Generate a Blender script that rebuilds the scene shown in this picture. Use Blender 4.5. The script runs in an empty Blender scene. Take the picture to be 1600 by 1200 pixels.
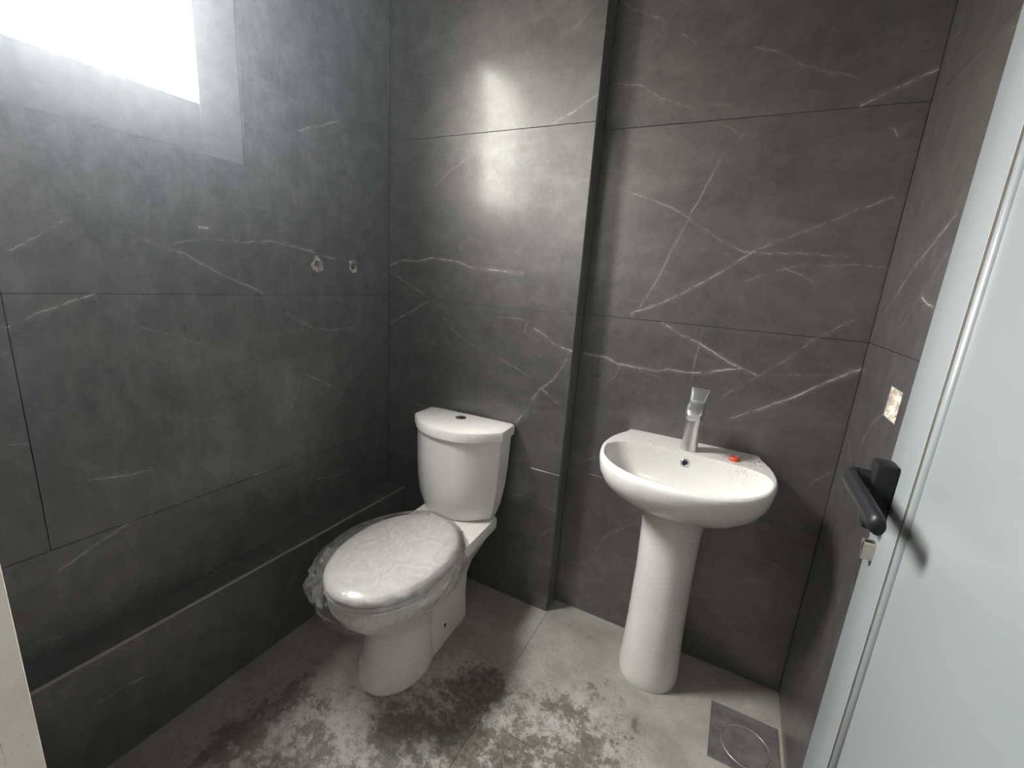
import bpy, bmesh, math, random
from mathutils import Vector, Matrix, noise
random.seed(7)
S = bpy.context.scene
C = S.collection

# ------------------------------------------------------------------ camera
CAM = Vector((0.0, 0.0, 1.298))
ROT = Matrix(((0.8823120, 0.4654807, 0.0696652),      # camera = ROT * world
              (-0.1674058, 0.1720280, 0.9707634),
              (0.4398872, -0.8681786, 0.2297066)))
FPX = 682.0
cd = bpy.data.cameras.new('camera')
cam = bpy.data.objects.new('camera', cd); C.objects.link(cam)
cd.sensor_width = 36.0; cd.lens = 36.0 * FPX / 1600.0
cd.clip_start = 0.01; cd.clip_end = 60
cam.matrix_world = Matrix.Translation(CAM) @ ROT.transposed().to_4x4()
S.camera = cam

# ------------------------------------------------------------------ world, light, exposure
W = bpy.data.worlds.new('daylight'); S.world = W; W.use_nodes = True
nt = W.node_tree; nt.nodes.clear()
out = nt.nodes.new('ShaderNodeOutputWorld'); bg = nt.nodes.new('ShaderNodeBackground')
tc = nt.nodes.new('ShaderNodeTexCoord'); sp = nt.nodes.new('ShaderNodeSeparateXYZ')
rmp = nt.nodes.new('ShaderNodeValToRGB')
rmp.color_ramp.elements[0].position = 0.47; rmp.color_ramp.elements[0].color = (0.16, 0.15, 0.135, 1)
rmp.color_ramp.elements[1].position = 0.53; rmp.color_ramp.elements[1].color = (1.0, 0.945, 0.865, 1)
e = rmp.color_ramp.elements.new(0.8); e.color = (0.99, 0.98, 0.955, 1)
ma = nt.nodes.new('ShaderNodeMath'); ma.operation = 'MULTIPLY_ADD'; ma.inputs[1].default_value = 0.5; ma.inputs[2].default_value = 0.5
L = nt.links.new
L(tc.outputs['Generated'], sp.inputs[0]); L(sp.outputs['Z'], ma.inputs[0]); L(ma.outputs[0], rmp.inputs[0])
L(rmp.outputs[0], bg.inputs[0]); bg.inputs[1].default_value = 200.0; L(bg.outputs[0], out.inputs[0])

XL_ = -1.354
def area(name, loc, rot, sx, sy, power, col, portal=False):
    l = bpy.data.lights.new(name, 'AREA'); l.shape = 'RECTANGLE'; l.size = sx; l.size_y = sy
    l.energy = power; l.color = col
    o = bpy.data.objects.new(name, l); C.objects.link(o); o.location = loc; o.rotation_euler = rot
    if portal: l.cycles.is_portal = True
    return o
WIN_Y0, WIN_Y1, WIN_Z0, WIN_Z1 = 0.27, 0.857, 1.572, 2.44      # opening in the left wall
area('window_portal', (XL_-0.10, (WIN_Y0+WIN_Y1)/2, (WIN_Z0+WIN_Z1)/2), (0, -math.pi/2, 0), WIN_Z1-WIN_Z0, WIN_Y1-WIN_Y0, 1, (1, 1, 1), True)
area('hall_fill_light', (0.25, -0.95, 2.5), (0, 0, 0), 0.4, 0.4, 5, (1.0, 0.97, 0.92))  # unseen fill light added in the hall behind the camera

vs = S.view_settings
vs.view_transform = 'Standard'; vs.look = 'None'; vs.exposure = -0.12; vs.gamma = 1.0; vs.use_curve_mapping = False
S.display_settings.display_device = 'sRGB'

# ------------------------------------------------------------------ room measures (metres)
XL, XR = -1.354, 0.322          # left and right wall faces
YT, YS = 1.447, 1.533           # toilet wall, sink wall faces
XC = -0.505                     # step between the two
YF = 0.09                       # inner face of the entrance wall
XLEDGE, ZLEDGE = -1.256, 0.334
ZC = 2.60

def ray(px, py):
    v = Vector((px-800.0, -(py-600.0), -FPX)); return (ROT.transposed() @ v).normalized()
def onX(p, x): d = ray(*p); return CAM + d*((x-CAM.x)/d.x)
def onY(p, y): d = ray(*p); return CAM + d*((y-CAM.y)/d.y)
def onZ(p, z): d = ray(*p); return CAM + d*((z-CAM.z)/d.z)

# ------------------------------------------------------------------ mesh helpers
def link(name, me, mat=None, parent=None, smooth=False):
    o = bpy.data.objects.new(name, me); C.objects.link(o)
    if mat:
        me.materials.clear(); me.materials.append(mat)
    if parent: o.parent = parent
    if smooth:
        for p in me.polygons: p.use_smooth = True
    return o
def from_bm(name, bm, mat, parent=None, smooth=False, angle=None):
    bmesh.ops.recalc_face_normals(bm, faces=bm.faces)
    me = bpy.data.meshes.new(name); bm.to_mesh(me); bm.free()
    o = link(name, me, mat, parent, smooth)
    if angle is not None: me.set_sharp_from_angle(angle=math.radians(angle))
    return o
def box_bm(lo, hi, bev=0.0, seg=2, bm=None):
    bm2 = bmesh.new()
    bmesh.ops.create_cube(bm2, size=1)
    for v in bm2.verts:
        v.co = Vector(((lo[i]+hi[i])/2 + v.co[i]*(hi[i]-lo[i]) for i in range(3)))
    if bev > 0: bmesh.ops.bevel(bm2, geom=list(bm2.edges), offset=bev, segments=seg, affect='EDGES', profile=0.5)
    return bm2
def box(name, lo, hi, mat, parent=None, bev=0.0, seg=2):
    return from_bm(name, box_bm(lo, hi, bev, seg), mat, parent, smooth=bev > 0 and seg > 1, angle=40 if bev > 0 and seg > 1 else None)
def loft_bm(rings, cap0=True, cap1=True, bm=None):
    bm = bm or bmesh.new()
    vr = [[bm.verts.new(p) for p in r] for r in rings]
    n = len(vr[0])
    for a, b in zip(vr[:-1], vr[1:]):
        for i in range(n):
            j = (i+1) % n
            bm.faces.new((a[i], a[j], b[j], b[i]))
    for flag, r in ((cap0, vr[0]), (cap1, vr[-1])):
        if flag:
            c = bm.verts.new(sum((v.co for v in r), Vector())/n)
            for i in range(n): bm.faces.new((r[i], r[(i+1) % n], c))
    return bm
def crom(pts, per=8, closed=True):
    out = []; n = len(pts); P = [Vector(p) for p in pts]
    rng = range(n if closed else n-1)
    for i in rng:
        p0 = P[(i-1) % n] if closed or i > 0 else P[0]
        p1 = P[i]; p2 = P[(i+1) % n]
        p3 = P[(i+2) % n] if closed or i+2 < n else P[n-1]
        for k in range(per):
            t = k/per
            out.append(0.5*((2*p1)+(p2-p0)*t+(2*p0-5*p1+4*p2-p3)*t*t+(3*p1-p0-3*p2+p3)*t*t*t))
    if not closed: out.append(P[-1])
    return out
def tube_bm(path, radii, n=16, sq=(1, 1), bm=None, up=Vector((0, 0, 1))):
    rings = []
    for i, p in enumerate(path):
        t = (Vector(path[min(i+1, len(path)-1)])-Vector(path[max(i-1, 0)])).normalized()
        a = up - t*up.dot(t)
        if a.length < 1e-3: a = Vector((1, 0, 0)) - t*t.x
        a.normalize(); b = t.cross(a)
        r = radii[i]
        rings.append([Vector(p)+a*math.cos(k*2*math.pi/n)*r*sq[0]+b*math.sin(k*2*math.pi/n)*r*sq[1] for k in range(n)])
    return loft_bm(rings, bm=bm)
def empty(name, loc, label, cat, group=None):
    o = bpy.data.objects.new(name, None); C.objects.link(o); o.location = loc; o.empty_display_size = 0.1
    o['label'] = label; o['category'] = cat
    if group: o['group'] = group
    return o
def keep(child, parent):           # parent while keeping world coordinates baked in the mesh
    child.parent = parent; child.matrix_parent_inverse = Matrix.Translation(parent.location).inverted()
    return child
def tag(o, label, cat, group=None):
    o['label'] = label; o['category'] = cat
    if group: o['group'] = group
    return o
def struct(o, label=None, cat=None):
    o['kind'] = 'structure'
    if label: o['label'] = label
    if cat: o['category'] = cat
    return o

# ------------------------------------------------------------------ material helpers
class N:
    def __init__(s, name):
        s.m = bpy.data.materials.new(name); s.m.use_nodes = True; s.t = s.m.node_tree
        s.b = s.t.nodes['Principled BSDF']; s.out = s.t.nodes['Material Output']; s._pos = None
    def n(s, ty, **kw):
        x = s.t.nodes.new('ShaderNode'+ty)
        for k, v in kw.items(): setattr(x, k, v)
        return x
    def l(s, a, b): s.t.links.new(a, b)
    def set(s, **kw):
        for k, v in kw.items(): s.b.inputs[k.replace('_', ' ')].default_value = v
        return s
    def pos(s):
        if s._pos is None: s._pos = s.n('NewGeometry').outputs['Position']
        return s._pos
    def noise(s, scale, detail=4, rough=0.55, vec=None, dist=0.0, col=False):
        x = s.n('TexNoise'); x.inputs['Scale'].default_value = scale; x.inputs['Detail'].default_value = detail
        x.inputs['Roughness'].default_value = rough; x.inputs['Distortion'].default_value = dist
        s.l(vec or s.pos(), x.inputs['Vector']); return x.outputs['Color' if col else 'Fac']
    def math(s, op, a, b=None, c=None, clamp=False):
        x = s.n('Math', operation=op); x.use_clamp = clamp
        for i, v in enumerate((a, b, c)):
            if v is None: continue
            if isinstance(v, (int, float)): x.inputs[i].default_value = v
            else: s.l(v, x.inputs[i])
        return x.outputs[0]
    def vmath(s, op, a, b=None, scale=None):
        x = s.n('VectorMath', operation=op)
        for i, v in enumerate((a, b)):
            if v is None: continue
            if hasattr(v, 'is_linked'): s.l(v, x.inputs[i])
            else: x.inputs[i].default_value = tuple(v)
        if scale is not None:
            if isinstance(scale, (int, float)): x.inputs['Scale'].default_value = scale
            else: s.l(scale, x.inputs['Scale'])
        return x.outputs['Value'] if op in ('DOT_PRODUCT', 'LENGTH', 'DISTANCE') else x.outputs['Vector']
    def mr(s, v, a, b, c=0.0, d=1.0, smooth=True):
        x = s.n('MapRange'); x.interpolation_type = 'SMOOTHSTEP' if smooth else 'LINEAR'
        s.l(v, x.inputs[0])
        for i, q in zip((1, 2, 3, 4), (a, b, c, d)): x.inputs[i].default_value = q
        return x.outputs[0]
    def mix(s, f, a, b):
        x = s.n('Mix'); x.data_type = 'RGBA'
        for i, v in ((0, f), (6, a), (7, b)):
            if isinstance(v, (int, float)): x.inputs[i].default_value = v
            elif isinstance(v, tuple): x.inputs[i].default_value = (*v, 1) if len(v) == 3 else v
            else: s.l(v, x.inputs[i])
        return x.outputs[2]
    def bump(s, h, strength=0.2, dist=0.002):
        x = s.n('Bump'); x.inputs['Strength'].default_value = strength; x.inputs['Distance'].default_value = dist
        s.l(h, x.inputs['Height']); s.l(x.outputs[0], s.b.inputs['Normal'])
    def color(s, c): s.l(c, s.b.inputs['Base Color'])

def marble(name, lines, seed=0.0, rough=0.50):
    """dark stone-look porcelain; lines = list of (points in 3D, half width, strength)"""
    k = N(name)
    off = k.vmath('ADD', k.pos(), (seed, seed*1.7, seed*0.6))
    cloud = k.noise(3.2, 5, 0.6, off, 0.15)
    base = k.mix(k.mr(cloud, 0.25, 0.75), (0.016, 0.0155, 0.0150), (0.040, 0.0380, 0.0355))
    mp = k.n('Mapping'); mp.inputs['Rotation'].default_value = (0.5, 0.6, 0.3); mp.inputs['Scale'].default_value = (4, 26, 11)
    k.l(off, mp.inputs[0])
    streak = k.noise(1.0, 5, 0.65, mp.outputs[0])
    mott = k.noise(15, 6, 0.7, off, 0.3)
    base = k.mix(k.mr(mott, 0.42, 0.72, 0.0, 0.40), base, (0.078, 0.074, 0.069))
    base = k.mix(k.mr(mott, 0.28, 0.45, 0.3, 0.0), base, (0.014, 0.0135, 0.013))
    base = k.mix(k.mr(streak, 0.45, 0.80, 0.0, 0.55), base, (0.078, 0.074, 0.069))
    fine = k.noise(75, 3, 0.65, off)
    base = k.mix(k.mr(fine, 0.45, 0.75, 0.0, 0.35), base, (0.088, 0.084, 0.079))
    wob = k.vmath('SCALE', k.vmath('SUBTRACT', k.noise(22, 3, 0.6, off, col=True), (0.5, 0.5, 0.5)), scale=0.014)
    P = k.vmath('ADD', k.pos(), wob)
    brk = k.mr(k.noise(14, 4, 0.65, off), 0.36, 0.58, 0.40, 1.0)
    total = None
    for pts, hw, st in lines:
        dmin = None
        for a, b in zip(pts[:-1], pts[1:]):
            a = Vector(a); b = Vector(b); ba = b-a; l2 = max(ba.length_squared, 1e-9)
            pa = k.vmath('SUBTRACT', P, a)
            t = k.math('MULTIPLY', k.vmath('DOT_PRODUCT', pa, ba), 1.0/l2, clamp=True)
            d = k.vmath('LENGTH', k.vmath('SUBTRACT', pa, k.vmath('SCALE', ba, scale=t)))
            dmin = d if dmin is None else k.math('MINIMUM', dmin, d)
        core = k.mr(dmin, hw*0.25, hw*1.3, st, 0.0)
        halo = k.mr(dmin, 0.0, hw*7, st*0.14, 0.0)
        v = k.math('MAXIMUM', core, halo)
        total = v if total is None else k.math('MAXIMUM', total, v)
    if total is not None:
        base = k.mix(k.math('MULTIPLY', total, brk), base, (0.66, 0.64, 0.61))
    k.color(base)
    k.l(k.mr(mott, 0.30, 0.70, rough+0.03, rough-0.03), k.b.inputs['Roughness'])
    k.l(k.math('MULTIPLY', k.mr(mott, 0.32, 0.68, 0.90, 1.08), k.mr(streak, 0.35, 0.70, 0.92, 1.08)), k.b.inputs['Specular IOR Level'])
    k.set(Coat_Weight=0.65, Coat_Roughness=0.17, IOR=1.76)
    k.bump(k.noise(220, 2, 0.5, off), 0.06, 0.001)
    return k.m

def zl(spec, off, sc, fn):
    """polylines read off an enlarged crop -> 3D points on a wall"""
    return [([fn((off[0]+sc*x, off[1]+sc*y)) for x, y in pts], hw, st) for pts, hw, st in spec]
fT = lambda p: onY(p, YT)
fS = lambda p: onY(p, YS)
fL = lambda p: onX(p, XL)
fR = lambda p: onX(p, XR)
T_lines = zl([
    ([(105,415),(185,385),(265,395),(340,375),(495,395),(570,430),(680,440),(860,465)], .0022, .9),
    ([(105,450),(210,520),(330,605)], .0016, .6),
    ([(330,617),(110,745)], .0020, .8),
    ([(510,385),(525,345),(500,320),(565,250)], .0012, .35),
    ([(720,712),(850,720),(880,745),(870,800)], .0014, .4),
    ([(930,780),(990,815),(1050,870),(1150,910)], .0022, .9),
    ([(450,770),(540,850),(650,910),(770,970),(910,1055)], .0016, .35),
    ([(1110,950),(1040,1060),(965,1120),(905,1175)], .0016, .55),
    ([(965,1115),(1060,1200)], .0016, .6),
    ([(1050,865),(910,960)], .0014, .28),
    ([(440,650),(415,730)], .0010, .25)], (580, 300), .275, fT)
T_lines += zl([
    ([(1315,520),(1160,625),(1040,700)], .0022, 1.0),
    ([(360,1060),(450,970),(550,900)], .0014, .4),
    ([(130,600),(170,588),(240,595),(340,670)], .0012, .3),
    ([(1290,0),(1150,170)], .0012, .25)], (580, 0), .275, fT)
T_lines += zl([
    ([(525,70),(600,95),(750,145)], .0016, .5),
    ([(1300,250),(1390,130),(1460,30)], .0016, .55),
    ([(1260,680),(1380,710),(1440,740),(1560,800)], .0016, .45),
    ([(1465,940),(1560,890)], .0016, .3)], (480, 600), .25, fT)
S_lines = zl([
    ([(150,675),(230,700),(350,745),(520,860),(600,900)], .0014, .55),
    ([(600,900),(740,905),(850,910),(970,917)], .0016, .65),
    ([(525,555),(440,710),(350,880),(290,1000),(230,1095)], .0014, .6),
    ([(195,1122),(330,1070),(375,1050),(460,1005),(640,895)], .0020, .85),
    ([(640,895),(720,860),(820,825),(1010,750),(1130,705)], .0016, .6),
    ([(1020,375),(1110,330),(1305,240)], .0022, .95),
    ([(135,300),(225,302),(300,350),(340,358),(420,388)], .0014, .6),
    ([(600,1005),(700,970),(800,950),(1000,945),(1115,960)], .0014, .4),
    ([(740,958),(850,1005)], .0013, .45),
    ([(640,170),(720,185),(810,232),(880,250),(1010,275)], .0014, .4),
    ([(470,433),(560,460),(590,485)], .0013, .5),
    ([(1130,460),(1150,487)], .0022, .6),
    ([(165,0),(200,30),(320,75)], .0012, .5),
    ([(380,120),(430,160)], .0013, .35),
    ([(370,20),(260,165)], .0011, .25),
    ([(480,375),(550,378)], .0013, .4)], (900, 0), .4375, fS)
S_lines += zl([
    ([(430,335),(500,380),(620,440),(780,540),(900,595)], .0020, .85),
    ([(40,485),(150,505),(210,540),(300,555),(400,575)], .0020, .85),
    ([(400,575),(460,568),(540,580),(630,588),(700,575),(830,565)], .0020, .85),
    ([(640,360),(590,530),(570,670)], .0012, .5),
    ([(1390,320),(1190,415),(1120,475),(1000,550),(720,710)], .0013, .55),
    ([(785,808),(1000,735),(1090,705),(1200,650),(1440,560)], .0020, .85),
    ([(220,545),(190,610),(130,650)], .0013, .45),
    ([(320,575),(400,600),(460,630)], .0014, .5),
    ([(0,1035),(105,1003)], .0014, .4),
    ([(1170,1150),(1180,1130),(1290,1080)], .0013, .35),
    ([(900,600),(1300,590)], .0012, .25)], (900, 400), .3125, fS)
S_lines += zl([([(90,190),(150,100),(290,50)], .0014, .35), ([(870,225),(945,247)], .0014, .35), ([(0,325),(60,385)], .0013, .3)], (900, 800), .3333, fS)
R_lines = zl([
    ([(60,985),(160,830),(290,670)], .0018, .6),
    ([(100,1050),(180,920),(260,790)], .0014, .3),
    ([(290,250),(380,150),(500,60)], .0014, .35),
    ([(275,120),(300,100)], .0014, .4),
    ([(180,930),(215,960)], .0025, .5)], (1350, 0), .5, fR)
R_lines += zl([
    ([(460,280),(380,360),(330,450),(300,540)], .0014, .4),
    ([(400,80),(340,260)], .0014, .3),
    ([(255,400),(270,560)], .0014, .4)], (1250, 560), .2917, fR)
L_lines = zl([
    ([(640,960),(720,945),(820,930),(950,948),(1060,942)], .0014, .55),
    ([(1060,942),(1130,957),(1310,1012)], .0018, .7),
    ([(575,940),(740,1000),(850,1065),(1020,1140)], .0018, .55),
    ([(40,980),(150,915),(270,855)], .0016, .5),
    ([(1170,510),(1320,475)], .0016, .5),
    ([(778,885),(810,888)], .0045, .9)], (0, 0), .4, fL)
L_lines += zl([
    ([(30,180),(130,130),(240,90),(370,48)], .0022, .6),
    ([(1120,125),(1220,178),(1290,190),(1370,182)], .0016, .7),
    ([(550,180),(700,215),(880,275)], .0018, .25),
    ([(1190,360),(1270,395),(1330,430)], .0014, .65),
    ([(340,780),(440,765),(600,735)], .0022, .5),
    ([(970,765),(1050,738)], .0014, .6),
    ([(690,870),(800,840)], .0016, .35),
    ([(230,1130),(400,1010),(520,930)], .0018, .6),
    ([(1240,772),(1320,755),(1380,732)], .0014, .65),
    ([(1070,570),(1140,490),(1200,300)], .0018, .2),
    ([(0,277),(30,278)], .0014, .5), ([(40,635),(110,638)], .0014, .5)], (0, 440), .4, fL)
L_lines += zl([([(150,510),(240,488)], .0016, .5)], (0, 800), .4, fL)
G_lines = zl([([(390,745),(480,685),(570,640)], .0014, .6)], (0, 800), .4, lambda p: onX(p, XLEDGE))

ROWS = [(0.0, 0.6), (0.6, 1.2), (1.2, 1.8), (1.8, 2.4), (2.4, ZC)]
def by_row(name, lines, seed):           # every course of tiles carries only the veins that cross it
    res = {}
    for i, (z0, z1) in enumerate(ROWS):
        sel = [l for l in lines if max(p.z for p in l[0]) > z0-.01 and min(p.z for p in l[0]) < z1+.01]
        res[z0] = marble('%s_%s' % (name, ('foot', 'low', 'middle', 'high', 'top')[i]), sel, seed)
    return res
M_T = by_row('tile_toilet_wall', T_lines, 0.0)
M_S = by_row('tile_sink_wall', S_lines, 3.1)
M_R = by_row('tile_right_wall', R_lines, 6.3)
M_L = by_row('tile_left_wall', L_lines, 9.7)
M_G = marble('tile_ledge', G_lines, 12.9)
M_X = marble('tile_plain', [], 15.2)

def simple(name, col, rough=0.5, metal=0.0, var=1.0, **kw):
    k = N(name); k.set(Base_Color=(*col, 1), Roughness=rough, Metallic=metal)
    for a, b in kw.items(): k.b.inputs[a.replace('_', ' ')].default_value = b
    nz = k.noise(35, 3); k.color(k.mix(k.mr(nz, .3, .7), tuple(c*(1-.07*var) for c in col), tuple(min(1, c*(1+.05*var)) for c in col)))
    return k.m
M_GROUT = simple('grout_dark', (0.03, 0.029, 0.028), 0.9)
M_EDGE = simple('cut_tile_edge', (0.34, 0.32, 0.29), 0.6)
M_CEIL = simple('ceiling_paint', (0.20, 0.195, 0.185), 0.8)
M_HALL = simple('hall_paint', (0.72, 0.71, 0.68), 0.8)
M_ALU = simple('window_frame_grey', (0.30, 0.31, 0.32), 0.40)
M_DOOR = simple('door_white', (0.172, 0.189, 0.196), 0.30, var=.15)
M_GASKET = simple('door_gasket', (0.30, 0.29, 0.26), 0.6)
M_BLACK = simple('handle_black', (0.008, 0.008, 0.010), 0.45, Specular_IOR_Level=0.3)
M_CHROME = simple('chrome', (0.72, 0.73, 0.74), 0.10, 1.0)
M_TAP = simple('dusty_chrome', (0.58, 0.585, 0.59), 0.30, 0.85)
M_NICKEL = simple('nickel', (0.62, 0.58, 0.50), 0.28, 1.0)
M_HOLE = simple('dark_hole', (0.006, 0.006, 0.006), 0.9)
M_RED = simple('red_plastic', (0.62, 0.085, 0.03), 0.4)

def plaster():
    k = N('plaster')
    c = k.mix(k.mr(k.noise(45, 5, 0.7), .35, .7), (0.30, 0.26, 0.21), (0.72, 0.68, 0.60))
    c = k.mix(k.mr(k.noise(120, 3, 0.6), .62, .70, 0, .9), c, (0.05, 0.045, 0.04))
    k.color(c); k.set(Roughness=0.95); k.bump(k.noise(60, 5, .7), 0.7, 0.004); return k.m
M_PLASTER = plaster()
def jambmat():
    k = N('rough_jamb')
    c = k.mix(k.mr(k.noise(9, 6, 0.7), .35, .7), (0.76, 0.70, 0.62), (0.90, 0.86, 0.79))
    st = k.n('Mapping'); st.inputs['Scale'].default_value = (1, 1, .35); k.l(k.pos(), st.inputs[0])
    c = k.mix(k.mr(k.noise(55, 6, 0.75, st.outputs[0], 1.2), .60, .68, 0, .8), c, (0.22, 0.19, 0.16))
    k.color(c); k.set(Roughness=0.9); k.bump(k.noise(40, 6, .7), 0.5, 0.004); return k.m
M_JAMB = jambmat()

def ceramic(name, specks=0.35, dirt=None, g=1.0):
    k = N(name)
    c = k.mix(k.mr(k.noise(6, 4), .3, .7), (0.72*g, 0.71*g, 0.68*g), (0.78*g, 0.77*g, 0.74*g))
    film = k.mr(k.noise(11, 6, .7, dist=.6), .50, .75, 0, .30)
    c = k.mix(film, c, (0.55, 0.52, 0.47))
    sp_ = k.mr(k.noise(170, 2, .5), .685, .73, 0, specks)
    c = k.mix(sp_, c, (0.06, 0.05, 0.045))
    if dirt:
        d = k.vmath('DISTANCE', k.pos(), dirt[0])
        m = k.math('MULTIPLY', k.mr(d, 0.0, dirt[1], 1, 0), k.mr(k.noise(130, 4, .65, dist=.8), .52, .66))
        c = k.mix(m, c, (0.07, 0.06, 0.05))
    k.color(c)
    k.l(k.mr(k.noise(11, 6, .7, dist=.6), .4, .75, .10, .34), k.b.inputs['Roughness'])
    k.set(); k.b.inputs['Specular IOR Level'].default_value = .55
    return k.m
M_CER = ceramic('ceramic_toilet', .5)
M_SINK = ceramic('ceramic_sink', .3, ((0.115, 1.46, 0.81), 0.13), .90)
M_SEAT = simple('seat_plastic', (0.54, 0.53, 0.51), 0.30)

def floor_mat():
    k = N('floor_tile')
    p = k.pos()
    c = k.mix(k.mr(k.noise(5, 6, .65), .3, .72), (0.23, 0.212, 0.188), (0.37, 0.352, 0.322))
    c = k.mix(k.mr(k.noise(90, 4, .7), .35, .75, 0, .35), c, (0.17, 0.16, 0.145))
    # pale dried cement smears
    def blob(cx, cy, r0, r1, sx=1.0, sy=1.0):
        mp = k.vmath('MULTIPLY', k.vmath('SUBTRACT', p, (cx, cy, 0)), (sx, sy, 0))
        return k.mr(k.vmath('LENGTH', mp), r0, r1, 1, 0)
    mx = lambda *a: a[0] if len(a) == 1 else k.math('MAXIMUM', a[0], mx(*a[1:]))
    heavy = mx(blob(-.57, .99, .02, .20), blob(-.52, .86, .02, .17), blob(-.36, .80, .02, .20), blob(-.90, .52, .01, .13))
    light = mx(blob(-.24, .93, .10, .42), blob(-.55, .78, .15, .50), blob(-.90, .55, .10, .40))
    rim = mx(blob(-.42, 1.15, .05, .34), light)
    n1 = k.noise(8, 10, .72); n2 = k.noise(34, 8, .72); n3 = k.noise(19, 6, .65, dist=1.0)
    f = k.math('MULTIPLY_ADD', k.math('SUBTRACT', n1, .5), 1.3, k.math('MULTIPLY', k.math('SUBTRACT', n2, .5), .75))
    f1 = k.math('ADD', f, k.math('MULTIPLY', heavy, .42))
    f2 = k.math('ADD', f, k.math('MULTIPLY', light, .24))
    mud = mx(k.math('MULTIPLY', k.mr(f1, .13, .34), .95), k.math('MULTIPLY', k.mr(f2, .18, .28), .78))
    # curled boot and trowel marks
    curl = k.mr(k.math('ABSOLUTE', k.math('SUBTRACT', n3, .52)), .004, .022, 1, 0)
    curl = k.math('MULTIPLY', k.math('MULTIPLY', curl, light), k.mr(n2, .42, .56))
    mud = mx(mud, k.math('MULTIPLY', curl, .85))
    specks = k.math('MULTIPLY', k.mr(k.noise(95, 3, .6), .64, .69), rim)
    mud = mx(mud, k.math('MULTIPLY', specks, .9))
    pale = k.math('MULTIPLY', light, k.mr(f, -.30, .10, 1, 0))
    c = k.mix(k.math('MULTIPLY', pale, .55), c, (0.56, 0.55, 0.53))
    mud = k.math('MULTIPLY', mud, k.mr(k.noise(52, 6, .7, dist=.6), .34, .60, .55, 1.0))
    c = k.mix(k.math('MULTIPLY', mud, .95), c, k.mix(k.mr(n2, .35, .65), (0.038, 0.029, 0.020), (0.092, 0.075, 0.057)))
    k.color(c)
    k.l(k.mr(mud, 0, 1, .62, .45), k.b.inputs['Roughness'])
    k.bump(k.math('ADD', k.math('MULTIPLY', mud, .5), k.noise(60, 5, .6)), 0.25, 0.002)
    return k.m
M_FLOOR = floor_mat()
M_FGROUT = simple('floor_grout', (0.09, 0.082, 0.072), 0.9)
M_HFLOOR = simple('hall_floor_tile', (0.36, 0.34, 0.31), 0.6)

def steel_plate():
    k = N('drain_steel')
    c = k.mix(k.mr(k.noise(14, 6, .7), .3, .7), (0.10, 0.098, 0.095), (0.20, 0.195, 0.185))
    k.color(c); k.set(Roughness=.5, Metallic=.35); return k.m
M_DRAIN = steel_plate()
M_DRAINRIM = simple('drain_rim', (0.50, 0.49, 0.47), 0.35, 0.8)

def pane_mat():
    k = N('window_glass'); k.t.nodes.remove(k.b)
    tr = k.n('BsdfTransparent'); gl = k.n('BsdfGlossy'); gl.inputs['Roughness'].default_value = 0.02
    mx = k.n('MixShader'); mx.inputs[0].default_value = 0.06
    k.l(tr.outputs[0], mx.inputs[1]); k.l(gl.outputs[0], mx.inputs[2]); k.l(mx.outputs[0], k.out.inputs[0]); return k.m
M_PANE = pane_mat()
def film_mat():
    k = N('clear_film'); k.t.nodes.remove(k.b)
    tr = k.n('BsdfTransparent'); gl = k.n('BsdfGlossy'); gl.inputs['Roughness'].default_value = 0.09
    df = k.n('BsdfDiffuse'); df.inputs[0].default_value = (.75, .74, .72, 1)
    bp = k.n('Bump'); bp.inputs['Strength'].default_value = .35; bp.inputs['Distance'].default_value = .003
    k.l(k.noise(45, 3, .5), bp.inputs['Height'])
    k.l(bp.outputs[0], gl.inputs['Normal'])
    fr = k.n('Fresnel'); fr.inputs['IOR'].default_value = 1.5; k.l(bp.outputs[0], fr.inputs['Normal'])
    m1 = k.n('MixShader'); k.l(k.math('MULTIPLY_ADD', fr.outputs[0], .60, .06), m1.inputs[0])
    k.l(tr.outputs[0], m1.inputs[1]); k.l(gl.outputs[0], m1.inputs[2])
    m2 = k.n('MixShader'); k.l(k.mr(k.math('ABSOLUTE', k.math('SUBTRACT', k.noise(20, 5, .6, dist=.8), .5)), .0, .07, .15, .045), m2.inputs[0])
    k.l(m1.outputs[0], m2.inputs[1]); k.l(df.outputs[0], m2.inputs[2])
    k.l(m2.outputs[0], k.out.inputs[0]); return k.m
M_FILM = film_mat()

# ------------------------------------------------------------------ the room shell
J = 0.0005          # half joint
TT = 0.008          # tile thickness
def tile(axis, face, u0, u1, z0, z1, mat, parent, side, thick=TT):
    """one tile: axis 'x' or 'y' = the constant coordinate; side = direction its back lies in"""
    a, b = sorted((face, face+side*thick))
    if axis == 'x': lo, hi = (a, u0+J, z0+J), (b, u1-J, z1-J)
    else: lo, hi = (u0+J, a, z0+J), (u1-J, b, z1-J)
    return box('tile', lo, hi, mat, parent, bev=0.0008, seg=1)

floor = struct(box('floor', (-1.52, YF-0.16, -0.12), (0.48, 1.70, -0.006), M_FGROUT))
for x0, x1 in ((XL-0.03, -0.498), (-0.498, XR+0.03)):
    for y0, y1 in ((YF-0.14, 0.335), (0.335, 0.935), (0.935, YS+0.03)):
        box('tile', (x0+J, y0+J, -0.006), (x1-J, y1-J, 0.0), M_FLOOR, floor, bev=0.0006, seg=1)
ceiling = struct(box('ceiling', (-1.52, YF-0.16, ZC), (0.48, 1.70, ZC+0.12), M_CEIL))

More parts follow.
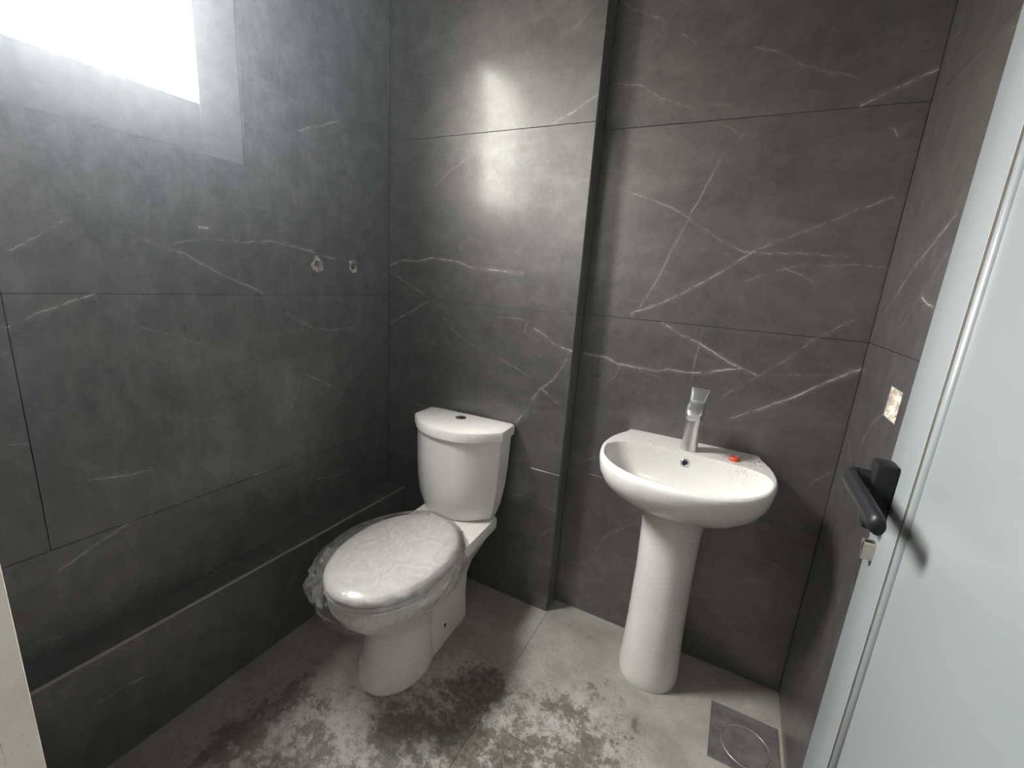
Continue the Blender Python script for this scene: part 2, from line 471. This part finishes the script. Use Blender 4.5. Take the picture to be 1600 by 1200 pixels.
# back wall: the toilet half stands 86 mm proud of the sink half
wall_back = struct(box('wall_back', (XL-0.16, YS+TT, 0), (XR+0.16, YS+0.16, ZC), M_GROUT))
wall_chase = struct(box('wall_back_chase', (XL-TT, YT+TT, 0), (XC-TT, YS+TT-0.001, ZC), M_GROUT))
for z0, z1 in ROWS:
    tile('y', YT, XL, XC, z0, z1, M_T[z0], wall_chase, 1)
    tile('y', YS, XC, XR, z0, z1, M_S[z0], wall_back, 1)
    tile('x', XC, YT+TT, YS, z0, z1, M_X, wall_chase, -1)

# right wall with a cut-out for a switch box
HY0, HY1, HZ0, HZ1 = 1.165, 1.258, 1.058, 1.128
wall_right = struct(box('wall_right', (XR+0.045, YF-0.16, 0), (XR+0.16, YS+TT, ZC), M_GROUT))
def ring_box(name, x0, x1, oy0, oy1, oz0, oz1, iy0, iy1, iz0, iz1, mat, parent):
    bm = bmesh.new()
    def rect(x, a, b, c, d): return [bm.verts.new((x, y, z)) for y, z in ((a, c), (b, c), (b, d), (a, d))]
    of, inf = rect(x0, oy0, oy1, oz0, oz1), rect(x0, iy0, iy1, iz0, iz1)
    ob, ib = rect(x1, oy0, oy1, oz0, oz1), rect(x1, iy0, iy1, iz0, iz1)
    # ragged inner edge
    for i in range(4):
        j = (i+1) % 4
        bm.faces.new((of[i], of[j], inf[j], inf[i])); bm.faces.new((ob[i], ob[j], ib[j], ib[i]))
        bm.faces.new((of[i], of[j], ob[j], ob[i])); bm.faces.new((inf[i], inf[j], ib[j], ib[i]))
    return from_bm(name, bm, mat, parent)
ring_box('wall_core', XR+TT, XR+0.045, YF-0.16, YS+TT, 0, ZC, HY0, HY1, HZ0, HZ1, M_PLASTER, wall_right)
for z0, z1 in ROWS:
    for y0, y1 in ((YF-0.0, 0.335), (0.335, YS)):
        if y0 < HY0 < y1 and z0 < HZ0 < z1:
            ring_box('tile', XR, XR+TT, y0+J, y1-J, z0+J, z1-J, HY0, HY1, HZ0, HZ1, M_R[z0], wall_right)
        else:
            tile('x', XR, y0, y1, z0, z1, M_R[z0], wall_right, 1)

# left wall with the window opening, and the tiled ledge along its foot
wall_left = struct(from_bm('wall_left', bmesh.new(), M_GROUT))
def wall_block(name, y0, y1, z0, z1): return box(name, (XL-0.09, y0, z0), (XL-TT, y1, z1), M_GROUT, wall_left)
wall_block('wall_core', YF-0.16, YS+TT, 0, WIN_Z0); wall_block('wall_core', YF-0.16, YS+TT, WIN_Z1, ZC)
wall_block('wall_core', YF-0.16, WIN_Y0, WIN_Z0, WIN_Z1); wall_block('wall_core', WIN_Y1, YS+TT, WIN_Z0, WIN_Z1)
for z0, z1 in ROWS:
    for y0, y1 in (((YF, 0.322), (0.322, YT)) if z0 > .1 else ((YF, YT),)):
        # cut the tiles around the opening
        if z1 <= WIN_Z0 or z0 >= WIN_Z1: tile('x', XL, y0, y1, z0, z1, M_L[z0], wall_left, -1); continue
        a, b = max(z0, WIN_Z0), min(z1, WIN_Z1)
        bm = bmesh.new()
        rects = []
        if a > z0: rects.append((y0, y1, z0, a))
        if b < z1: rects.append((y0, y1, b, z1))
        if WIN_Y0 > y0: rects.append((y0, WIN_Y0, a, b))
        if WIN_Y1 < y1: rects.append((max(y0, WIN_Y1), y1, a, b))
        for (p, q, r, s_) in rects:
            b2 = box_bm((XL-TT, p+(J if p == y0 else 0), r+(J if r == z0 else 0)), (XL, q-(J if q == y1 else 0), s_-(J if s_ == z1 else 0)))
            me = bpy.data.meshes.new('t'); b2.to_mesh(me); b2.free(); bm.from_mesh(me); bpy.data.meshes.remove(me)
        if rects: from_bm('tile', bm, M_L[z0], wall_left)
        else: bm.free()
# reveal lining
box('reveal_lining', (XL-0.088, WIN_Y1, WIN_Z0), (XL-0.001, WIN_Y1+0.006, WIN_Z1), M_X, wall_left)
# ledge
ledge = struct(box('trim_1', (XL, YF, 0), (XLEDGE-TT, YT, ZLEDGE-TT), M_GROUT))
for y0, y1 in ((YF, YT),):
    box('ledge_tile', (XL+J, y0+J, ZLEDGE-TT), (XLEDGE-0.003, y1-J, ZLEDGE), M_G, ledge, bev=.0006, seg=1)
    box('ledge_tile', (XLEDGE-TT, y0+J, 0.001), (XLEDGE, y1-J, ZLEDGE-TT-0.001), M_G, ledge, bev=.0006, seg=1)
    box('ledge_edge', (XLEDGE-0.003, y0+J, ZLEDGE-TT), (XLEDGE+0.0006, y1-J, ZLEDGE+0.0004), M_EDGE, ledge)

# plastered wall of the next house, seen through the window only at a low angle
struct(box('wall_neighbour', (-4.7, -6.0, -1.0), (-4.5, 8.0, 2.58), M_HALL))

# entrance wall (the camera stands in its opening) and the hall behind
XJ, XH = -0.500, 0.262
wall_front = struct(box('wall_front', (-1.52, YF-0.16, 0), (XJ-0.012, YF-0.006, ZC), M_HALL))
box('wall_core', (XH+0.012, YF-0.16, 0), (0.48, YF-0.006, ZC), M_HALL, wall_front)
box('lintel', (XJ-0.012, YF-0.16, 2.10), (XH+0.012, YF-0.006, ZC), M_HALL, wall_front)
box('jamb', (XJ-0.012, YF-0.16, 0), (XJ, YF, 2.10), M_JAMB, wall_front, bev=.003)
for z0, z1 in ROWS[:4]:
    tile('y', YF, XL, XJ-0.013, z0, z1, M_X, wall_front, -1, .006)
hall = struct(box('floor_hall', (-2.6, -2.3, -0.10), (1.6, YF-0.16, -0.002), M_HFLOOR))
struct(box('ceiling_hall', (-2.6, -2.3, ZC), (1.6, YF-0.16, ZC+0.1), M_CEIL))
struct(box('wall_hall_back', (-2.6, -2.4, 0), (1.6, -2.3, ZC), M_HALL))
struct(box('wall_hall_left', (-2.7, -2.4, 0), (-2.6, YF-0.16, ZC), M_HALL))
struct(box('wall_hall_right', (1.6, -2.4, 0), (1.7, YF-0.16, ZC), M_HALL))
struct(box('wall_hall_front_left', (-2.7, YF-0.16, 0), (-1.52, YF-0.06, ZC), M_HALL))
struct(box('wall_hall_front_right', (0.48, YF-0.16, 0), (1.7, YF-0.06, ZC), M_HALL))

# window
FX0, FX1 = XL-0.040, XL-0.010       # frame depth range
def frame_bar(name, lo, hi, par): return box(name, lo, hi, M_ALU, par, bev=.003)
GY0, GY1, GZ0, GZ1 = 0.34, 0.747, 1.697, 2.36
win = struct(box('window_1', (FX0, WIN_Y0, WIN_Z0), (FX1, GY0, WIN_Z1), M_ALU, bev=.003))
frame_bar('window_frame', (FX0, GY1, WIN_Z0), (FX1, WIN_Y1, WIN_Z1), win)
frame_bar('window_frame', (FX0, GY0, WIN_Z0), (FX1, GY1, GZ0), win)
frame_bar('window_frame', (FX0, GY0, GZ1), (FX1, GY1, WIN_Z1), win)
box('pane', (XL-0.034, GY0-.004, GZ0-.004), (XL-0.030, GY1+.004, GZ1+.004), M_PANE, win)

# ------------------------------------------------------------------ door leaf, folded back along the right wall
DX, DY0, DY1, DT = 0.228, 0.10, 0.800, 0.036
door = struct(box('door_1', (DX, DY1-0.098, 0.012), (DX+DT, DY1, 2.07), M_DOOR, bev=.004))
box('stile', (DX, DY0, 0.012), (DX+DT, DY0+0.098, 2.07), M_DOOR, door, bev=.004)
box('rail', (DX+.0004, DY0+0.098, 0.012), (DX+DT, DY1-0.098, 0.14), M_DOOR, door, bev=.003)
box('rail', (DX+.0004, DY0+0.098, 1.95), (DX+DT, DY1-0.098, 2.07), M_DOOR, door, bev=.003)
box('door_panel', (DX+0.006, DY0+0.09, 0.13), (DX+0.028, DY1-0.09, 1.96), M_DOOR, door)
# rounded glazing beads round the panel, with their dark gasket line
def bead(p0, p1):
    o = from_bm('panel_bead', tube_bm([Vector(p0), Vector(p1)], [.0072, .0072], 16), M_DOOR, door, True); return o
bx = DX+0.0078
bead((bx, DY1-0.108, 0.135), (bx, DY1-0.108, 1.955)); bead((bx, DY0+0.108, 0.135), (bx, DY0+0.108, 1.955))
bead((bx, DY0+0.10, 0.148), (bx, DY1-0.10, 0.148)); bead((bx, DY0+0.10, 1.942), (bx, DY1-0.10, 1.942))
box('gasket', (DX+0.0005, DY1-0.0992, 0.14), (DX+0.006, DY1-0.0978, 1.95), M_GASKET, door)
for hz in (0.25, 1.05, 1.85):
    from_bm('hinge', tube_bm([Vector((DX-.004, DY0-.006, hz-.045)), Vector((DX-.004, DY0-.006, hz+.045))], [.008, .008], 12, up=Vector((1, 0, 0))), M_DOOR, door, True, 40)
# handle
hp = box('handle_plate', (DX-0.026, DY1-0.052, 0.985), (DX, DY1-0.018, 1.085), M_BLACK, door, bev=.004)
lp = crom([(DX-.018, DY1-.030, 1.052), (DX-.034, DY1-.028, 1.053), (DX-.046, DY1-.030, 1.054), (DX-.050, DY1-.050, 1.054), (DX-.049, DY1-.100, 1.052), (DX-.045, DY1-.182, 1.046)], 6, False)
from_bm('lever', tube_bm(lp, [.014]*4+[.0140]*(len(lp)-6)+[.0135, .011], 20, (1.0, .66)), M_BLACK, door, True)
# lock cylinder
ly, lz = DY1-0.036, 0.950
lk = bmesh.new()
prof = [(math.cos(a)*.0085, .006+math.sin(a)*.0085) for a in [math.radians(-40+26*i) for i in range(11)]] + [(-.005, -.016), (0, -.0185), (.005, -.016)]
loft_bm([[Vector((x, ly+py, lz+pz)) for py, pz in prof] for x in (DX+.01, DX-.014)], bm=lk)
lock = from_bm('lock_cylinder', lk, M_NICKEL, door, True, 40)
box('keyhole', (DX-.0146, ly-.0008, lz-.003), (DX-.0138, ly+.0008, lz+.008), M_HOLE, lock)

# ------------------------------------------------------------------ toilet
TX = -0.872
toilet = empty('toilet', (TX, 1.06, 0), 'dusty white close-coupled ceramic toilet with closed lid against the dark tiled wall', 'toilet')
def P_(o): return keep(o, toilet)
def egg(z, yf, yb, hw, n=48, pw=2.0, ymid=None, cx=TX, pb=None):
    ym = ymid if ymid is not None else yf + (yb-yf)*0.52
    r = []
    for i in range(n):
        a = 2*math.pi*i/n; c, s_ = math.cos(a), math.sin(a)
        q = pw if s_ < 0 else (pb or pw)
        x = math.copysign(abs(c)**(2/q), c)*hw
        y = ym + (math.copysign(abs(s_)**(2/q), s_)*((ym-yf) if s_ < 0 else (yb-ym)))
        r.append(Vector((cx+x, y, z)))
    return r
# bowl and foot (front), deck and skirt (rear) in one ceramic body
bm = loft_bm([egg(0.000, .818, 1.10, .112, ymid=.965), egg(0.012, .816, 1.10, .114, ymid=.965), egg(0.06, .824, 1.10, .109, ymid=.965),
              egg(0.13, .836, 1.10, .104, ymid=.965), egg(0.19, .830, 1.11, .105, ymid=.965), egg(0.235, .806, 1.15, .116, ymid=.965),
              egg(0.275, .765, 1.20, .140, ymid=.96), egg(0.305, .740, 1.215, .158, ymid=.95), egg(0.338, .728, 1.21, .168, ymid=.95), egg(0.343, .719, 1.205, .177, ymid=.95),
              egg(0.365, .717, 1.20, .178, ymid=.95), egg(0.380, .718, 1.20, .178, ymid=.95), egg(0.386, .724, 1.19, .172, ymid=.95)])
def rrect(z, x0, x1, y0, y1, r, n=6):
    pts = []
    for (cx, cy, a0) in ((x1-r, y1-r, 0), (x0+r, y1-r, 90), (x0+r, y0+r, 180), (x1-r, y0+r, 270)):
        for i in range(n+1):
            a = math.radians(a0+90*i/n); pts.append(Vector((cx+r*math.cos(a), cy+r*math.sin(a), z)))
    return pts
def sk(z, hw, y0, y1, r=.02): return rrect(z, TX-hw, TX+hw, y0, y1, r)
loft_bm([sk(0, .099, .98, 1.262), sk(.008, .101, .98, 1.264), sk(.10, .096, .98, 1.260), sk(.20, .098, 1.00, 1.260), sk(.255, .112, 1.00, 1.268),
         sk(.300, .130, 1.00, 1.315), sk(.340, .142, 1.02, 1.362), sk(.344, .153, 1.02, 1.378), sk(.352, .154, 1.02, 1.380), sk(.380, .154, 1.02, 1.380), sk(.388, .150, 1.03, 1.376)], bm=bm)
pan = P_(from_bm('pan', bm, M_CER, None, True, 36))
# fixing-bolt hole in the skirt
def disc(name, c, nrm, r, th, mat, n=20):
    c = Vector(c); nrm = Vector(nrm).normalized()
    return from_bm(name, tube_bm([c-nrm*th/2, c+nrm*th/2], [r, r], n), mat, None, True, 40)
bh = disc('bolt_hole', (TX+.0980, 1.10, .075), (1, 0, .0), .006, .004, M_HOLE); bh.parent = pan
# seat ring and lid
def oval(z, s_=1.0, grow=0.0):
    return egg(z, .708-grow, 1.195+grow, .181*s_+grow, 56, 2.05, .955)
def shrink(z, d): return egg(z, .708+d, 1.195-d, .181-d, 56, 2.05, .955)
P_(from_bm('seat', loft_bm([shrink(.389, .012), shrink(.390, .004), shrink(.396, .0), shrink(.404, .0), shrink(.407, .003), shrink(.408, .02)]), M_SEAT, None, True))
P_(from_bm('seat_lid', loft_bm([shrink(.409, .010), shrink(.410, .002), shrink(.416, -.002), shrink(.424, -.001), shrink(.432, .004), shrink(.438, .014), shrink(.442, .032), shrink(.445, .07), shrink(.4465, .12)]), M_SEAT, None, True))
for sx in (-1, 1):
    P_(from_bm('hinge', tube_bm([Vector((TX+sx*.055, 1.186, .396)), Vector((TX+sx*.100, 1.186, .396))], [.012, .012], 14), M_SEAT, None, True, 40))
# cistern: flat back, short flat sides, bowed front
def cis(z, hw, yb, yside, yfront, cx=TX-.019):
    k = 0.012
    pts = [(cx+hw-k, yb), (cx+hw, yb-k)]
    pts.append((cx+hw, yside+.006)); 
    n = 18
    for i in range(n+1):
        t = -1+2*i/n
        x = cx - t*(hw-.006)
        y = yfront + (yside-yfront)*(abs(t)**2.3)
        pts.append((x, y))
    pts += [(cx-hw, yside+.006), (cx-hw, yb-k), (cx-hw+k, yb)]
    return [Vector((x, y, z)) for x, y in pts]
P_(from_bm('cistern', loft_bm([cis(.389, .150, 1.392, 1.336, 1.262), cis(.395, .158, 1.395, 1.328, 1.252), cis(.44, .170, 1.405, 1.320, 1.238), cis(.52, .180, 1.415, 1.318, 1.228),
                               cis(.60, .184, 1.42, 1.318, 1.224), cis(.728, .187, 1.425, 1.318, 1.222)]), M_CER, None, True, 38))
lid = P_(from_bm('cistern_lid', loft_bm([cis(.722, .190, 1.430, 1.314, 1.217), cis(.725, .194, 1.433, 1.311, 1.212), cis(.752, .195, 1.434, 1.310, 1.210),
                                cis(.760, .193, 1.432, 1.312, 1.214), cis(.765, .186, 1.425, 1.320, 1.226), cis(.768, .160, 1.405, 1.345, 1.262)]), M_CER, None, True, 38))
fb = disc('flush_button', (TX-.019, 1.345, .771), (0, 0, 1), .021, .006, M_CHROME); fb.parent = lid; fb.matrix_parent_inverse = Matrix.Identity(4)
fb2 = disc('button_split', (TX-.013, 1.345, .7745), (0, 0, 1), .010, .002, M_HOLE); fb2.parent = lid

# the whole toilet sits a couple of degrees out of square, turned about its cistern
PIV = Vector((TX, 1.35, 0))
TURN = Matrix.Translation(PIV) @ Matrix.Rotation(math.radians(3.0), 4, 'Z') @ Matrix.Translation(-PIV)
toilet.matrix_world = TURN @ Matrix.Translation(toilet.location)
# crumpled clear film round the seat: drapes over the lid and is gathered under the rim
def film():
    bm = bmesh.new(); n = 200
    prof = [(.4535, -.13, .001, 0), (.452, -.07, .0015, 0), (.449, -.03, .002, 0), (.444, -.008, .003, .004), (.436, .006, .004, .016),
            (.424, .012, .006, .030), (.408, .014, .010, .040), (.392, .015, .011, .043), (.374, .014, .011, .038),
            (.356, .011, .010, .028), (.338, .005, .007, .016), (.326, .001, .003, .006)]
    rings = []
    for q in range(34):
        u = q/33*(len(prof)-1); i0 = min(int(u), len(prof)-2); f = u-i0
        z, d, amp, bag = [prof[i0][m]*(1-f)+prof[i0+1][m]*f for m in range(4)]
        o = []
        for i, p in enumerate(egg(z, .708-d, 1.195+d*.6, .181+d, n, 2.05, .955)):
            a = 2*math.pi*i/n
            nx = (p-Vector((TX, .955, z))).normalized()
            sd = Vector((math.cos(a)*4.5, math.sin(a)*4.5, q*.16))
            w_ = (abs(noise.noise(sd))*2.2 + abs(noise.noise(sd*2.7+Vector((3, 1, 7))))*1.1 - .35)*amp
            left = max(0.0, math.cos(a-math.radians(190)))**1.5
            o.append(p + nx*(max(w_, -d*.4) + bag*left) + Vector((0, 0, max(-.001, abs(noise.noise(p*24))*amp*.8))))
        rings.append(o)
    loft_bm(rings, True, False, bm)
    bmesh.ops.transform(bm, matrix=TURN, verts=bm.verts)
    return from_bm('plastic_wrap', bm, M_FILM, None, True)
tag(film(), 'crumpled clear plastic film wrapped round the toilet seat and lid', 'plastic wrap')

# ------------------------------------------------------------------ pedestal sink
SX = -0.083
sink = empty('pedestal_sink', (SX, 1.37, 0), 'white ceramic pedestal wash basin with a round bowl against the tiled wall', 'sink')
def K_(o): return keep(o, sink)
half = [(0.0, 1.104), (.060, 1.110), (.120, 1.128), (.180, 1.168), (.222, 1.226), (.243, 1.300), (.246, 1.360), (.236, 1.430), (.212, 1.500), (.198, 1.5325)]
outl = [(x, y) for x, y in half] + [(.10, 1.5325), (0.0, 1.5325), (-.10, 1.5325)] + [(-x, y) for x, y in half[:0:-1]]
def outline(fx, fy_front, ywall, z, shift=0.0, per=5):
    """scaled copies of the rim outline; the back edge stays on ywall"""
    pts = []
    for x, y in outl:
        pts.append(Vector((SX+x*fx, ywall-(1.5325-y)*fy_front + shift, z)))
    return [Vector((p.x, min(p.y, ywall), p.z)) for p in crom(pts, per)]
ihalf = [(0.0, 1.119), (.060, 1.124), (.118, 1.142), (.174, 1.180), (.212, 1.234), (.230, 1.300), (.225, 1.345), (.190, 1.383), (.120, 1.398), (.06, 1.403)]
inl = [(x, y) for x, y in ihalf] + [(.02, 1.404), (0.0, 1.404), (-.02, 1.404)] + [(-x, y) for x, y in ihalf[:0:-1]]
def inner(s_, cy, z, per=5):
    return crom([Vector((SX+x*s_, cy+(y-cy)*s_, z)) for x, y in inl], per)
ZR = 0.812
IC = 1.29
rings = [inner(.10, IC, .672), inner(.35, IC, .674), inner(.60, IC, .684), inner(.78, IC, .706), inner(.90, IC, .742), inner(.965, IC, .780), inner(.99, IC, .800), inner(1.0, IC, ZR-.003), inner(1.008, IC, ZR),
         outline(.975, .978, 1.5325, ZR), outline(.992, .992, 1.5325, ZR-.002), outline(1.0, 1.0, 1.5325, ZR-.008), outline(1.004, 1.003, 1.5325, ZR-.020),
         outline(.985, .978, 1.5325, ZR-.055), outline(.93, .92, 1.5325, ZR-.090), outline(.82, .83, 1.5325, ZR-.122), outline(.66, .72, 1.5325, ZR-.146), outline(.47, .60, 1.5325, ZR-.158), outline(.2, .35, 1.50, ZR-.162)]
def mixr(a, b, f): return [p*(1-f)+q*f for p, q in zip(a, b)]
_a, _b = rings[8], rings[9]
rings[9:9] = [mixr(_a, _b, .06), mixr(_a, _b, .5), mixr(_a, _b, .94)]
basin = K_(from_bm('basin', loft_bm(rings), M_SINK, None, True))
basin.data.set_sharp_from_angle(angle=math.radians(60))
def torus_bm(c, nrm, R, r, n=28, m=10):
    c = Vector(c); nrm = Vector(nrm).normalized(); a = nrm.orthogonal().normalized(); b = nrm.cross(a)
    bm = bmesh.new(); V = []
    for i in range(n):
        t = 2*math.pi*i/n; d = a*math.cos(t)+b*math.sin(t)
        V.append([bm.verts.new(c+d*(R+r*math.cos(2*math.pi*j/m))+nrm*r*math.sin(2*math.pi*j/m)) for j in range(m)])
    for i in range(n):
        for j in range(m):
            bm.faces.new((V[i][j], V[(i+1) % n][j], V[(i+1) % n][(j+1) % m], V[i][(j+1) % m]))
    return bm
oc = Vector((SX, IC+(1.404-IC)*.975-.001, .781)); on = Vector((0, -1, .22))
o1 = from_bm('overflow_ring', torus_bm(oc, on, .0105, .0032), M_CHROME, None, True); o1.parent = basin
o2 = disc('overflow_hole', oc, on, .0085, .004, M_HOLE); o2.parent = basin
d1 = disc('drain_plug', (SX, IC, .674), (0, 0, 1), .022, .006, M_CHROME); d1.parent = basin
# pedestal
def ped(z, hw, yf, yb=1.500):
    n = 40; r = []
    for i in range(n):
        a = 2*math.pi*i/n; c, s_ = math.cos(a), math.sin(a)
        x = math.copysign(abs(c)**(.92), c)*hw
        ym = yf+hw*1.05
        y = ym + s_*((ym-yf) if s_ < 0 else (yb-ym))
        r.append(Vector((SX-.006+x, y, z)))
    return r
K_(from_bm('pedestal', loft_bm([ped(0, .098, 1.292), ped(.006, .100, 1.290), ped(.03, .099, 1.290), ped(.20, .092, 1.294), ped(.40, .089, 1.292), ped(.55, .091, 1.286), ped(.62, .095, 1.278), ped(.655, .100, 1.268), ped(.672, .104, 1.262)]), M_SINK, None, True, 50))

# mixer tap
tap = empty('faucet', (SX+.002, 1.445, ZR), 'chrome single-lever mixer tap on the back of the wash basin', 'faucet')
tx, ty = SX+.002, 1.445
def oval_ring(c, t, rx, ry, n=24):
    t = Vector(t).normalized(); a = Vector((1, 0, 0)); b = t.cross(a).normalized()
    return [Vector(c)+a*math.cos(2*math.pi*i/n)*rx+b*math.sin(2*math.pi*i/n)*ry for i in range(n)]
UP = (0, 0, 1)
keep(from_bm('tap_body', loft_bm([oval_ring((tx, ty, ZR), UP, .026, .026), oval_ring((tx, ty, ZR+.005), UP, .0262, .0262), oval_ring((tx, ty-.001, ZR+.012), UP, .025, .025), oval_ring((tx+.001, ty-.002, ZR+.05), UP, .0235, .025),
      oval_ring((tx+.002, ty-.004, ZR+.085), UP, .023, .026), oval_ring((tx+.003, ty-.006, ZR+.110), UP, .025, .028), oval_ring((tx+.003, ty-.006, ZR+.132), UP, .026, .028), oval_ring((tx+.003, ty-.006, ZR+.142), UP, .022, .024)]), M_TAP, None, True, 45), tap)
def sq_ring(c, t, rx, ry, n=28):
    t = Vector(t).normalized(); a = Vector((1, 0, 0)); b = t.cross(a).normalized()
    f = lambda v: math.copysign(abs(v)**.55, v)
    return [Vector(c)+a*f(math.cos(2*math.pi*i/n))*rx+b*f(math.sin(2*math.pi*i/n))*ry for i in range(n)]
keep(from_bm('spout', loft_bm([sq_ring((tx+.003, ty-.004, ZR+.138), (0, -1, .1), .025, .026), sq_ring((tx+.003, ty-.030, ZR+.140), (0, -1, 0), .0265, .025), sq_ring((tx+.003, ty-.055, ZR+.137), (0, -1, -.2), .0260, .023),
      sq_ring((tx+.003, ty-.074, ZR+.130), (0, -1, -.4), .024, .019), sq_ring((tx+.003, ty-.082, ZR+.126), (0, -1, -.5), .018, .011)]), M_TAP, None, True, 50), tap)
keep(from_bm('tap_lever', loft_bm([sq_ring((tx+.003, ty-.006, ZR+.158), (0, .1, 1), .022, .024), sq_ring((tx+.003, ty-.012, ZR+.164), (0, .2, 1), .024, .022), sq_ring((tx+.004, ty-.012, ZR+.170), (0, .5, 1), .0245, .015),
      sq_ring((tx+.005, ty-.006, ZR+.182), (0, .55, 1), .0255, .010), sq_ring((tx+.006, ty+.002, ZR+.196), (0, .55, 1), .0275, .008), sq_ring((tx+.006, ty+.005, ZR+.2005), (0, .55, 1), .026, .005)]), M_TAP, None, True, 50), tap)

# red cap left lying on the rim
cp = onZ((1147, 716), ZR+.006)
cb = bmesh.new()
nn = 36
def crown(z, r, amp): return [Vector((cp.x+math.cos(2*math.pi*i/nn)*(r+amp*(i % 2)), cp.y+math.sin(2*math.pi*i/nn)*(r+amp*(i % 2)), z)) for i in range(nn)]
loft_bm([crown(ZR+.001, .0135, 0), crown(ZR+.001, .0145, .0008), crown(ZR+.008, .0142, .0008), crown(ZR+.0105, .0125, 0), crown(ZR+.0105, .010, 0), crown(ZR+.008, .0085, 0), crown(ZR+.0075, .003, 0)], bm=cb)
tag(from_bm('bottle_cap', cb, M_RED, None, True, 40), 'small orange-red ribbed plastic cap lying on the basin rim', 'cap')

# ------------------------------------------------------------------ floor drain
drain = empty('floor_drain', (.216, 1.277, 0), 'square dark steel floor drain with a round cover in the corner by the right wall', 'floor drain')
bm = box_bm((.122, 1.177, 0.0002), (.311, 1.377, 0.0030), .0008, 1)
keep(from_bm('drain_plate', bm, M_DRAIN), drain)
keep(from_bm('cover_ring', torus_bm((.222, 1.262, .0030), (0, 0, 1), .066, .0016, 48, 8), M_DRAINRIM, None, True), drain)
keep(disc('round_cover', (.222, 1.262, .0033), (0, 0, 1), .063, .002, M_DRAIN, 48), drain)

# ------------------------------------------------------------------ open pipe holes in the left wall, switch cut-out in the right wall
def pipe_hole(px, label, seed):
    c = onX(px, XL)
    t = empty('pipe_hole', c, label, 'pipe hole')
    bm = bmesh.new(); n = 40
    rin, rout, back = [], [], []
    for i in range(n):
        a = 2*math.pi*i/n
        ro = .0235+.012*noise.noise(Vector((math.cos(a)*1.6+seed, math.sin(a)*1.6, seed)))+.006*noise.noise(Vector((math.cos(a)*5, math.sin(a)*5+seed, 2)))
        ri = .0125+.005*noise.noise(Vector((math.cos(a)*2, seed, math.sin(a)*2)))
        for lst, r, x in ((rout, ro, XL+.0004), (rin, ri, XL+.003), (back, ri*.8, XL+.0008)):
            lst.append(Vector((x, c.y+math.cos(a)*r, c.z+math.sin(a)*r)))
    loft_bm([rout, rin, back], False, False, bm)
    keep(from_bm('plaster_ring', bm, M_PLASTER), t)
    keep(disc('pipe_socket', (XL+.0010, c.y, c.z), (1, 0, 0), .0125, .001, M_HOLE), t)
    keep(from_bm('pipe_thread', torus_bm((XL+.002, c.y+.002, c.z), (1, 0, 0), .006, .0014, 18, 6), M_NICKEL, None, True), t)
pipe_hole((496, 413), 'ragged plastered pipe hole in the left wall, the farther from the room corner', 1.3)
pipe_hole((552, 416), 'ragged plastered pipe hole in the left wall, the one beside the room corner', 4.1)

sw = empty('switch_cutout', (XR, (HY0+HY1)/2, (HZ0+HZ1)/2), 'rough plastered switch-box cut-out in the dark right wall above the door handle', 'wall cut-out')
bm = bmesh.new(); g = 10; V = []
for i in range(g+1):
    row = []
    for j in range(g+1):
        y = HY0+(HY1-HY0)*i/g; z = HZ0+(HZ1-HZ0)*j/g
        edge = min(i, j, g-i, g-j)/(g/2)
        row.append(bm.verts.new((XR+.003+.016*min(1, edge*1.2)+.006*noise.noise(Vector((y*60, z*60, 2)))*min(1, edge*3), y, z)))
    V.append(row)
for i in range(g):
    for j in range(g): bm.faces.new((V[i][j], V[i+1][j], V[i+1][j+1], V[i][j+1]))
keep(from_bm('plaster_fill', bm, M_PLASTER), sw)

# ------------------------------------------------------------------ haze volume added to stand in for lens glare round the window
k = N('glare_haze'); k.t.nodes.remove(k.b)
vol = k.n('VolumeScatter'); vol.inputs['Density'].default_value = 0.017; vol.inputs['Anisotropy'].default_value = 0.8
vol.inputs['Color'].default_value = (0.84, 0.92, 1.0, 1)
k.l(vol.outputs[0], k.out.inputs['Volume'])
hz = box('haze', (XL-0.006, YF-0.15, -0.004), (XR+0.006, YS+0.006, ZC+0.004), k.m)
hz['kind'] = 'stuff'; hz['label'] = 'thin added haze standing in for lens glare round the window'; hz['category'] = 'haze'
